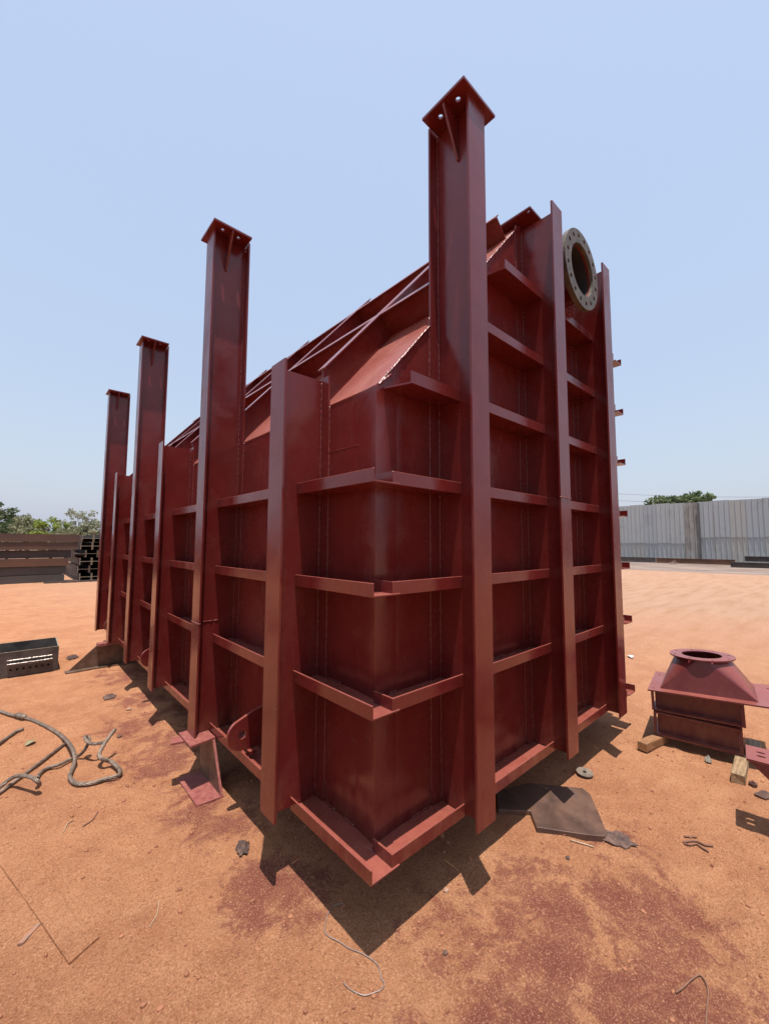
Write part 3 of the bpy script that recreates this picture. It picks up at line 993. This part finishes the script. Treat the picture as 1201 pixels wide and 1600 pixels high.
# ------------------------------------------------------------------ open grey steel trough on the left
box_ = empty('steel_trough', (-.731, 5.04, 0), R(-1))
tag(box_, 'open grey steel trough with welded angle and row of holes at left', 'trough')
bw, bdp, bh = 2.2, .62, .285
holes = []
xs0 = -.62
for i in range(7):
    xc = -.425 + i * .056
    holes.append((rect(xc - .028, xc + .028, .04, .125), (xc, .083), .0125, .0125))
fr = [((-bw, 0, .0), (-.453, .010, bh)), ((-.061, 0, 0), (0, .010, bh)), ((-.453, 0, 0), (-.061, .010, .04)), ((-.453, 0, .125), (-.061, .010, bh))]
link('front_plate', boxes('front_plate', fr, 0), GREY, box_)
link('front_plate', cells_plate('front_plate_holes', holes, .010, 3, 'y'), GREY, box_)
link('back_plate', boxes('back_plate', [((-bw, bdp - .01, 0), (0, bdp, bh))], .001), GREY, box_)
link('end_plate', boxes('end_plate', [((-.010, .0101, 0), (0, bdp - .0101, bh))], .001), GREY, box_)
link('floor_plate', boxes('trough_floor', [((-bw, .0101, 0.004), (-.0101, bdp - .0101, .012))], 0), GREY, box_)
link('hole_shade_strip', boxes('hole_shade_strip', [((-.46, .022, .03), (-.05, .03, .135))], 0), DARKIN, box_)  # added strip: shade behind the holes painted near-black
an = link('angle_bar', boxes('angle_bar', [((-.46, -.045, .150), (-.055, -.0005, .157)), ((-.46, -.045, .130), (-.055, -.038, .1499))], .001), GREY, box_)
link('weld_bead', data_mesh('angle_weld', join_data([bead_data((-.462, -.004, .192), (-.058, -.004, .192), .007, .010, 3), bead_data((-.46, -.043, .158), (-.055, -.043, .158), .006, .010, 4)])), BRIGHT, an)
link('rim_edge', boxes('rim_edge', [((-bw, -.001, bh), (.001, .0105, bh + .003)), ((-.0105, .0106, bh), (.001, bdp + .001, bh + .003)), ((-bw, bdp - .011, bh), (-.0106, bdp + .001, bh + .003))], 0), CUT, box_)

# ------------------------------------------------------------------ wire ropes
def rope(name, pts, r, label, lay=0.16):
    path = spline([(p[0], p[1], max(p[2], r + .002)) for p in pts], 14)
    P = np.array(path)
    seg = np.r_[0, np.cumsum(np.linalg.norm(np.diff(P, axis=0), axis=1))]
    n = int(seg[-1] / .011)
    S = np.linspace(0, seg[-1], n)
    C = np.stack([np.interp(S, seg, P[:, i]) for i in range(3)], 1)
    T = np.gradient(C, axis=0)
    T /= np.linalg.norm(T, axis=1)[:, None]
    A = np.cross(T, np.array([0.0, 0, 1]))
    A /= np.linalg.norm(A, axis=1)[:, None] + 1e-9
    B = np.cross(T, A)
    parts = []
    for s in range(6):
        ph = 2 * math.pi * s / 6 + 2 * math.pi * S / lay
        c_ = C + (A * np.cos(ph)[:, None] + B * np.sin(ph)[:, None]) * (r * .62)
        parts.append(tube_data([tuple(p) for p in c_], r * .40, 5))
    o = link(name, data_mesh(name, join_data(parts)), ROPE)
    tag(o, label, 'wire rope', 'wire ropes on the sand')
    return o
rope('wire_rope', [(-1.263, 3.903, 0.018), (-1.218, 3.791, 0.018), (-1.153, 3.64, 0.018), (-1.08, 3.468, 0.03), (-1.009, 3.356, 0.018), (-0.924, 3.115, 0.018), (-0.848, 2.837, 0.018), (-0.816, 2.495, 0.05), (-0.812, 2.251, 0.06), (-0.827, 2.182, 0.018), (-0.851, 2.075, 0.018), (-0.841, 1.969, 0.018), (-0.806, 1.909, 0.018), (-0.751, 1.877, 0.018), (-0.683, 1.875, 0.018), (-0.619, 1.866, 0.018), (-0.596, 1.909, 0.018), (-0.601, 2.006, 0.018), (-0.628, 2.081, 0.03), (-0.675, 2.086, 0.06), (-0.69, 2.117, 0.08), (-0.667, 2.161, 0.11), (-0.626, 2.198, 0.15), (-0.582, 2.237, 0.18)],
     .0135, 'longest grey wire rope, looping with one end sticking up from the sand')
rope('wire_rope', [(-0.655, 2.187, 0.13), (-0.688, 2.22, 0.12), (-0.718, 2.241, 0.12), (-0.742, 2.28, 0.13), (-0.752, 2.32, 0.145), (-0.735, 2.345, 0.14), (-0.722, 2.325, 0.12), (-0.736, 2.313, 0.09), (-0.758, 2.318, 0.05), (-0.79, 2.344, 0.018), (-0.837, 2.328, 0.018), (-0.893, 2.294, 0.018), (-0.952, 2.294, 0.018), (-0.991, 2.251, 0.018), (-1.012, 2.189, 0.018)],
     .0115, 'kinked grey wire rope crossing under the longest one')
rope('wire_rope', [(-1.28, 2.13, 0.018), (-1.23, 2.161, 0.018), (-1.189, 2.184, 0.03), (-1.153, 2.195, 0.05), (-1.125, 2.177, 0.07), (-1.096, 2.121, 0.09), (-1.053, 2.035, 0.1), (-1.023, 1.977, 0.09), (-1.01, 1.988, 0.06), (-1.018, 2.022, 0.03)],
     .012, 'arched grey wire rope end at the left edge over the steel rod')
rope('wire_rope', [(-1.33, 2.82, .018), (-1.254, 2.912, 0.018), (-1.203, 2.98, 0.018), (-1.159, 3.061, 0.018), (-1.112, 3.147, 0.018), (-1.068, 3.173, 0.018)],
     .014, 'short straight piece of grey wire rope at the left edge')
o = link('steel_rod', data_mesh('steel_rod', tube_data([(-1.31, 1.969, .014), (-1.05, 2.34, .014), (-0.826, 2.66, .014)], .011, 10)), ROPE)
tag(o, 'straight grey steel rod lying under the wire ropes', 'rod')
kn = data_mesh('rope_clamp', join_data([bead_data((-1.10, 3.52, .03), (-1.055, 3.42, .03), .022, .012, 3)]))
o = link('rope_clamp', kn, ROPE)
tag(o, 'lumpy grip clamped on the longest wire rope', 'clamp')

# ------------------------------------------------------------------ litter
def strand(name, pts, r, mat, label, cat, group=None):
    pts2 = []
    for p in spline([(p[0], p[1], 0) for p in pts], 6):
        pts2.append((p[0], p[1], gz(p[0], p[1]) + r * 1.1 + .0015))
    o = link(name, data_mesh(name, tube_data(pts2, r, 6)), mat)
    tag(o, label, cat, group)
strand('binding_wire', [(-0.068, 0.116), (-0.104, 0.137), (-0.153, 0.121), (-0.2, 0.073), (-0.203, 0.033), (-0.184, -0.019), (-0.169, -0.066), (-0.151, -0.109), (-0.137, -0.148), (-0.138, -0.185), (-0.156, -0.217), (-0.162, -0.241), (-0.179, -0.248), (-0.202, -0.241), (-0.235, -0.223), (-0.251, -0.197), (-0.259, -0.171), (-0.263, -0.138)], .0020, PALEWIRE, 'pale curly wire on the sand under the near corner', 'wire')
strand('bent_twig', [(0.568, -0.935), (0.61, -0.948), (0.677, -0.966), (0.701, -0.977), (0.692, -0.994), (0.657, -1.009), (0.588, -1.017), (0.518, -1.026)], .0032, TWIG, 'bent brown twig on stained sand at lower right', 'twig')
hp = 'bent bits of dark wire lying together on sand at right'
strand('bent_wire', [(1.513, -0.768), (1.53, -.79), (1.551, -0.815)], .0045, TWIG, 'shortest of the three bent wire bits on sand at right', 'wire', hp)
strand('bent_wire', [(1.459, -0.776), (1.493, -0.797), (1.516, -0.822), (1.51, -0.857), (1.529, -0.887)], .0045, TWIG, 'middle of the three bent wire bits on sand at right', 'wire', hp)
strand('bent_wire', [(1.451, -0.78), (1.459, -0.803), (1.492, -0.824), (1.482, -0.848), (1.472, -0.878)], .0045, TWIG, 'nearest of the three bent wire bits on sand at right', 'wire', hp)
strand('straw', [(1.026, -0.377), (1.05, -.43), (1.073, -0.476)], .0035, DRY, 'pale straw in front of the brown steel plate', 'straw')
strand('straw', [(-.72, .55), (-.68, .60), (-.66, .66)], .002, DRY, 'thin pale straw on sand at lower left', 'straw')
strand('dark_twig', [(-.845, 1.46), (-.80, 1.49), (-.765, 1.545)], .003, TWIG, 'dark twig on sand below the wire ropes', 'twig')
strand('straw', [(-.93, 1.46), (-.905, 1.52), (-.88, 1.55)], .0025, DRY, 'short straw left of the dark twig', 'straw')
strand('dark_twig', [(-.98, .06), (-.93, .10), (-.90, .14)], .002, TWIG, 'dark twig at the bottom left corner', 'twig')
def flat_leaf(name, loc, L, w, mat, label, rz, cat='leaf'):
    n = 8
    vs, fs = [], []
    for i in range(n + 1):
        t = i / n
        hw = w / 2 * math.sin(math.pi * (0.06 + .88 * t)) ** .8
        x = (t - .5) * L
        z = .006 + .010 * math.sin(t * 3)
        vs += [(x, -hw, z + .006), (x, 0, z), (x, hw, z + .005)]
    for i in range(n):
        for k in range(2):
            fs.append((i * 3 + k, i * 3 + 3 + k, i * 3 + 4 + k, i * 3 + 1 + k))
    me = data_mesh(name, (vs, fs))
    o = link(name, me, mat, None, (loc[0], loc[1], gz(*loc) + .003), (0, 0, rz))
    md = o.modifiers.new('thickness', 'SOLIDIFY')
    md.thickness = .0012
    tag(o, label, cat)
flat_leaf('fallen_leaf', (-1.03, 2.843), .085, .05, LEAFD, 'yellow green fallen leaf between the ropes at left', .9)
flat_leaf('paper_scrap', (5.175, .575), .13, .07, PAPER, 'white paper scrap on the yard behind the hopper', .5, 'paper')
def rock(loc, r, mat, label, seed):
    bm = bmesh.new()
    bmesh.ops.create_icosphere(bm, subdivisions=2, radius=1)
    rg = random.Random(seed)
    for v in bm.verts:
        v.co *= 1 + rg.uniform(-.18, .18)
        v.co = Vector((v.co.x * r, v.co.y * r * .85, v.co.z * r * .65))
    o = link('stone', bm_mesh(bm, 'stone'), mat, None, (loc[0], loc[1], gz(*loc) + r * .4))
    tag(o, label, 'stone', 'single stones on the sand')
rock((.303, -.139), .014, STONE, 'round pale stone at the shadow edge right of the near corner', 1)
rock((.082, -.314), .010, RAG, 'small dark stone on sand below the near corner shadow', 2)
rock((-.338, 3.078), .022, STONE, 'pale stone on the sand near the left shadow edge', 3)
rock((-.502, 2.529), .017, RAG, 'dark stone beside the raised rope end', 4)
rock((.90, -.42), .012, RAG, 'dark stone in front of the brown steel plate', 5)

# ------------------------------------------------------------------ stacked steel beams, far left
def hbeam(name, L, b_=.295, d=.40, t=.022, mat=None):
    """lying on its side: flanges upright (height b), web level; runs along local X"""
    bm = bmesh.new()
    z = b_ / 2
    prof = [(0, 0), (t, 0), (t, z - .009), (d - t, z - .009), (d - t, 0), (d, 0), (d, b_), (d - t, b_), (d - t, z + .009), (t, z + .009), (t, b_), (0, b_)]
    add_prism(bm, prof, 0, L, 'x')
    me = bm_mesh(bm, name)
    me.materials.append(mat)
    me.materials.append(CUT)
    for p in me.polygons:
        if abs(p.normal.x) > .9 and len(p.vertices) > 4:
            p.material_index = 1
    return me
ords = ['bottom', 'second', 'third', 'fourth', 'fifth', 'top']
SB = Vector((.45, 19.08, 0))
ang = R(4.5)
xe = [-.12, -.08, -.02, .06, .27, .29]
yo = [0, .02, -.05, .06, -.03, -.06]
mats = [RUST[2], RUST[2], RUST[3], RUST[1], RUST[0], RUST[0]]
lay = .313
for i in range(6):
    me = hbeam('steel_beam', 10.5, mat=mats[i])
    o = link('steel_beam', me, None, None, (SB.x + (xe[i] - 10.5) * math.cos(ang), SB.y + yo[i] + (xe[i] - 10.5) * math.sin(ang), .01 + i * lay), (0, 0, ang))
    tag(o, '%s long rusty steel beam of the stack at far left' % ords[i], 'steel beam', 'long beams of the far left stack')
    if i < 5:
        # timber spacers between layers
        pass
hb = hbeam('steel_beam_end', 7.0, d=.39, b_=.295, mat=RUST[1])
xo = [.36, .28, .33, .13, .33, .36]
for i in range(6):
    for k in range(3):
        x = SB.x + xo[i] + .405 * k + .40
        y = SB.y + .02 + .03 * k + (.0, .06, -.05, .05, -.02, .03)[i]
        o = link('steel_beam', hb, None, None, (x, y, .01 + i * lay), (0, 0, R(90)))
        tag(o, '%s row dark steel beam seen end-on, %s from the long beam ends at far left' % (ords[i], ('first', 'second', 'third')[k]), 'steel beam', 'beams stacked end-on at far left')
for k, (x, y, L, a) in enumerate(((-.3, 18.35, 3.2, 6), (.2, 18.2, 2.6, 3))):
    o = link('flat_bar', boxes('flat_bar', [((0, 0, .0), (L, .12, .05))], .004), GREY, None, (x, y, .02), (0, 0, R(a)))
    tag(o, ('longer', 'shorter')[k] + ' grey flat bar lying in front of the far beam stack', 'flat bar', 'flat bars before the beam stack')

# ------------------------------------------------------------------ corrugated metal fence, right
fm, nt, b, oc, pos = new_mat('galvanised_sheet')
oi = nt.nodes.new('ShaderNodeObjectInfo')
c = ramp(nt, oi.outputs['Random'], [(0.0, (0.34, 0.365, 0.38)), (0.5, (0.385, 0.405, 0.41)), (0.85, (0.36, 0.375, 0.37)), (1.0, (0.385, 0.375, 0.345))])
st = noise(nt, mapping(nt, pos, (1, 4.5, 0.22)), 1.0, 5, 0.65)
c = mixc(nt, mth(nt, 'MULTIPLY', ramp(nt, st, [(0.55, 0.0), (0.75, 1.0)]), 0.45), c, (0.24, 0.17, 0.11))
c = mixc(nt, mth(nt, 'MULTIPLY', ramp(nt, noise(nt, pos, 0.55, 6, 0.7), [(0.55, 0.0), (0.72, 1.0)]), 0.4), c, (0.20, 0.20, 0.21))
nt.links.new(c, b.inputs['Base Color'])
b.inputs['Metallic'].default_value = 0.35
b.inputs['Roughness'].default_value = 0.5
sm_, nt, b, oc, pos = new_mat('stained_sheet')
c = ramp(nt, noise(nt, mapping(nt, pos, (1, 1.6, 0.6)), 1.2, 6, 0.7), [(0.3, (0.10, 0.09, 0.085)), (0.5, (0.24, 0.22, 0.20)), (0.7, (0.33, 0.33, 0.33))])
nt.links.new(c, b.inputs['Base Color'])
b.inputs['Roughness'].default_value = 0.7
def sheet_mesh(h, name, mat):
    prof = []
    n = 3
    pitch = 1.05 / n
    for i in range(n):
        y = i * pitch
        prof += [(y, 0), (y + .19, 0), (y + .225, -.055), (y + .285, -.055), (y + .32, 0)]
    prof.append((1.05, 0))
    bm = bmesh.new()
    lo = [bm.verts.new((p[1], p[0], 0)) for p in prof]
    hi = [bm.verts.new((p[1], p[0], h)) for p in prof]
    lo2 = [bm.verts.new((p[1] + .004, p[0], 0)) for p in prof]
    hi2 = [bm.verts.new((p[1] + .004, p[0], h)) for p in prof]
    for i in range(len(prof) - 1):
        bm.faces.new((lo[i], lo[i + 1], hi[i + 1], hi[i]))
        bm.faces.new((lo2[i], hi2[i], hi2[i + 1], lo2[i + 1]))
        bm.faces.new((hi[i], hi[i + 1], hi2[i + 1], hi2[i]))
        bm.faces.new((lo[i], lo2[i], lo2[i + 1], lo[i + 1]))
    me = bm_mesh(bm, name)
    me.materials.append(mat)
    return me
FX = 41.0
fence = empty('corrugated_fence', (FX, -26, 0.05))
tag(fence, 'tall corrugated galvanised metal sheet fence behind the yard at right', 'fence')
lowm, upm = sheet_mesh(1.75, 'sheet_low', fm), sheet_mesh(3.5, 'sheet_high', fm)
lowm2 = sheet_mesh(2.25, 'sheet_low_tall', fm)
stm = sheet_mesh(5.08, 'sheet_stained', sm_)
for i in range(74):
    y = i * 1.0
    yw = y - 26
    dz = random.uniform(-.03, .03) + (.0 if yw > 6 else -.02)
    j = random.uniform(-.008, .008)
    if 6.0 <= yw < 7.0:
        link('sheet', stm, None, fence, (j - .01, y, dz), (0, 0, 0))
        continue
    lw = lowm if yw > 6 else lowm2
    hl = 1.75 if yw > 6 else 2.25
    link('sheet', lw, None, fence, (j + .03, y, 0), (0, 0, 0))
    o = link('sheet', upm, None, fence, (j - .03, y, hl - .12 + dz), (0, 0, 0))
    o.scale = (1, 1, (5.12 - hl + .12) / 3.5)
link('fence_post', boxes('fence_post', [((-.16, 31.9, -.1), (-.10, 32.02, 5.0))]), simple('dark_post', (.06, .06, .065), (.10, .10, .10), 3, .7), fence)

def bar(name, x, y0, y1, w, h, mat, label, cat, rz=0.0, zz=0.05):
    L = y1 - y0
    me = boxes(name, [((0, 0, 0), (w, L, .02)), ((0, 0, h - .02), (w, L, h)), ((.02, 0, .0201), (.05, L, h - .0201))], .004)
    o = link(name, me, mat, None, (x, y0, zz), (0, 0, rz))
    tag(o, label, cat)
bar('steel_channel', 39.6, 8.9, 16.5, .35, .42, GREY, 'grey steel channel lying along the fence foot near the tank', 'channel', 0, .03)
bar('steel_beam', 39.0, 3.6, 8.7, .4, .40, RUST[3], 'single reddish brown beam lying at the foot of the metal fence', 'steel beam', 0, .05)
bar('steel_angle', 36.3, -3.2, 3.5, .5, .34, RUST[1], 'lower dark steel section lying before the fence at right', 'steel section', R(2), .02)
bar('steel_angle', 37.2, -4.0, 2.9, .5, .36, RUST[1], 'upper dark steel section lying before the fence at right', 'steel section', R(-3), .40)
crumple('rubble', (38.2, 7.3), .7, .5, .3, RAG, 'small dark rubble heap beside the reddish beam at the fence', 'rubble', 21)

# ------------------------------------------------------------------ trees
def leaf_mat(name, c1, c2, c3=None):
    m, nt, b, oc, pos = new_mat(name)
    f = noise(nt, pos, 0.9, 4, 0.7)
    st = [(0.3, c1), (0.6, c2)]
    if c3: st.append((0.72, c3))
    nt.links.new(ramp(nt, f, st), b.inputs['Base Color'])
    b.inputs['Roughness'].default_value = 0.6
    b.inputs['Specular IOR Level'].default_value = 0.25
    tr = nt.nodes.new('ShaderNodeBsdfTranslucent')
    nt.links.new(ramp(nt, f, [(0.3, tuple(k * 1.2 for k in c1)), (0.6, tuple(k * 1.2 for k in c2))]), tr.inputs[0])
    mx = nt.nodes.new('ShaderNodeMixShader')
    mx.inputs[0].default_value = 0.3
    nt.links.new(b.outputs[0], mx.inputs[1])
    nt.links.new(tr.outputs[0], mx.inputs[2])
    nt.links.new(mx.outputs[0], nt.nodes['Material Output'].inputs[0])
    return m
LM = dict(dark=leaf_mat('dark_leaves', (.055, .075, .035), (.10, .125, .055)),
          grey=leaf_mat('hazy_leaves', (.13, .155, .13), (.185, .205, .165)),
          bright=leaf_mat('bright_leaves', (.13, .18, .035), (.25, .30, .065)),
          pale=leaf_mat('pale_leaves', (.14, .155, .085), (.24, .24, .14), (.50, .46, .33)),
          feather=leaf_mat('feathery_leaves', (.17, .18, .12), (.28, .28, .19), (.44, .41, .32)),
          mid=leaf_mat('mid_green_leaves', (.085, .12, .055), (.16, .19, .09)))
def tree(name, label, loc, top, crown_r, crown_h, kind, n_clump, leaves, lsize, seed, sparse=0.0, group=None):
    rg = np.random.default_rng(seed)
    root = empty(name, (loc[0], loc[1], 0))
    tag(root, label, 'tree' if top > 2.5 else 'shrub', group)
    cz = top - crown_h / 2
    parts = [tube_data([(0, 0, -.1), (.03, .05, cz * .5), (.0, .1, cz)], [top * .03, top * .022, top * .012], 7)]
    cl = []
    while len(cl) < n_clump:
        p = rg.uniform(-1, 1, 3)
        r2 = (p ** 2).sum()
        if r2 > 1 or (r2 < .12):
            continue
        if p[2] < -.55 and rg.random() < .6:
            continue
        k = .82 + .3 * rg.random()
        cl.append(np.array([p[0] * crown_r * k, p[1] * crown_r * k, cz + p[2] * crown_h / 2 * k]))
    for c_ in cl[:14]:
        mid = np.array([c_[0] * .35, c_[1] * .35, cz * .55 + c_[2] * .3])
        parts.append(tube_data([(0, 0, cz * .55), tuple(mid), tuple(c_)], [top * .014, top * .009, top * .003], 5))
    link('trunk', data_mesh('trunk', join_data(parts)), BARK, root)
    V, F = [], []
    for c_ in cl:
        cr = crown_r * (.20 + .14 * rg.random()) * (1 - sparse * .4)
        pts = rg.normal(0, 1, (leaves, 3))
        pts /= np.linalg.norm(pts, axis=1)[:, None]
        pts *= (cr * rg.random(leaves) ** .45)[:, None]
        pts[:, 2] *= .62
        for p in pts:
            ctr = c_ + p
            a = rg.normal(0, 1, 3); a /= np.linalg.norm(a)
            b_ = np.cross(a, rg.normal(0, 1, 3)); b_ /= np.linalg.norm(b_) + 1e-6
            s = lsize * (.6 + .8 * rg.random())
            i0 = len(V)
            V += [tuple(ctr - a * s), tuple(ctr + b_ * s * .42), tuple(ctr + a * s), tuple(ctr - b_ * s * .42)]
            F.append((i0, i0 + 1, i0 + 2, i0 + 3))
    link('crown', data_mesh('crown', (V, F), False), LM[kind], root)
def dirpos(ax, d):
    """ground point at distance d along a bearing given as tangent from the view axis"""
    f = Vector((cF.x, cF.y, 0)).normalized()
    r_ = Vector((f.y, -f.x, 0))
    p = f * d + r_ * (ax * d)
    return (M.translation.x + p.x, M.translation.y + p.y)
TX = lambda px: (px - 600.5) / 634.0
gl = 'trees and shrubs behind the beam stack'
tree('leafy_tree', 'dark green tree at the left edge behind the beam stack', dirpos(TX(-6), 34), 4.7, 1.5, 3.3, 'dark', 70, 46, .14, 1, group=gl)
tree('leafy_tree', 'distant hazy round grey green tree on the left skyline', dirpos(TX(34), 75), 6.6, 2.6, 4.6, 'grey', 70, 40, .22, 2, group=gl)
tree('leafy_shrub', 'dark low shrub behind the left part of the beam stack', dirpos(TX(14), 31), 3.1, 1.3, 2.2, 'dark', 60, 44, .12, 3, group=gl)
tree('flowering_shrub', 'pale flowering shrub with cream patches behind the beam stack', dirpos(TX(46), 30), 3.3, 1.25, 2.7, 'pale', 64, 42, .12, 4, .1, group=gl)
tree('leafy_shrub', 'bright yellow green shrub behind the middle of the beam stack', dirpos(TX(82), 29), 3.4, 1.2, 2.7, 'bright', 64, 44, .12, 5, group=gl)
tree('feathery_tree', 'pale feathery tree with thin foliage beside the tank at left', dirpos(TX(128), 30), 4.0, 1.5, 3.0, 'feather', 80, 26, .10, 6, .7, group=gl)
tree('leafy_shrub', 'olive shrub under the feathery tree at left', dirpos(TX(118), 28.5), 2.9, 1.2, 2.2, 'pale', 60, 40, .11, 7, group=gl)
tree('leafy_shrub', 'olive shrub beside the tank edge at left', dirpos(TX(150), 29), 3.1, 1.1, 2.5, 'feather', 60, 40, .11, 17, group=gl)
gr = 'trees behind the metal fence'
tree('leafy_tree', 'left of the two green crowns showing above the metal fence', dirpos(TX(1044), 52), 8.15, 2.3, 3.6, 'mid', 60, 46, .26, 8, .3, group=gr)
tree('leafy_tree', 'right of the two green crowns showing above the metal fence', dirpos(TX(1088), 52), 8.55, 2.2, 3.8, 'mid', 60, 46, .26, 9, .3, group=gr)

# overhead cables beyond the fence
for k, (za, zb_) in enumerate(((9.2, 8.4), (8.3, 7.7))):
    p0 = dirpos(TX(900), 58 + k)
    p1 = dirpos(TX(1320), 55 + k)
    pts = []
    for i in range(25):
        t = i / 24
        pts.append((p0[0] + (p1[0] - p0[0]) * t, p0[1] + (p1[1] - p0[1]) * t, za + (zb_ - za) * t - .5 * 4 * t * (1 - t)))
    o = link('overhead_cable', data_mesh('overhead_cable', tube_data(pts, .018, 5)), WIREB)
    tag(o, ('upper', 'lower')[k] + ' thin dark overhead cable above the metal fence', 'cable', 'overhead cables')
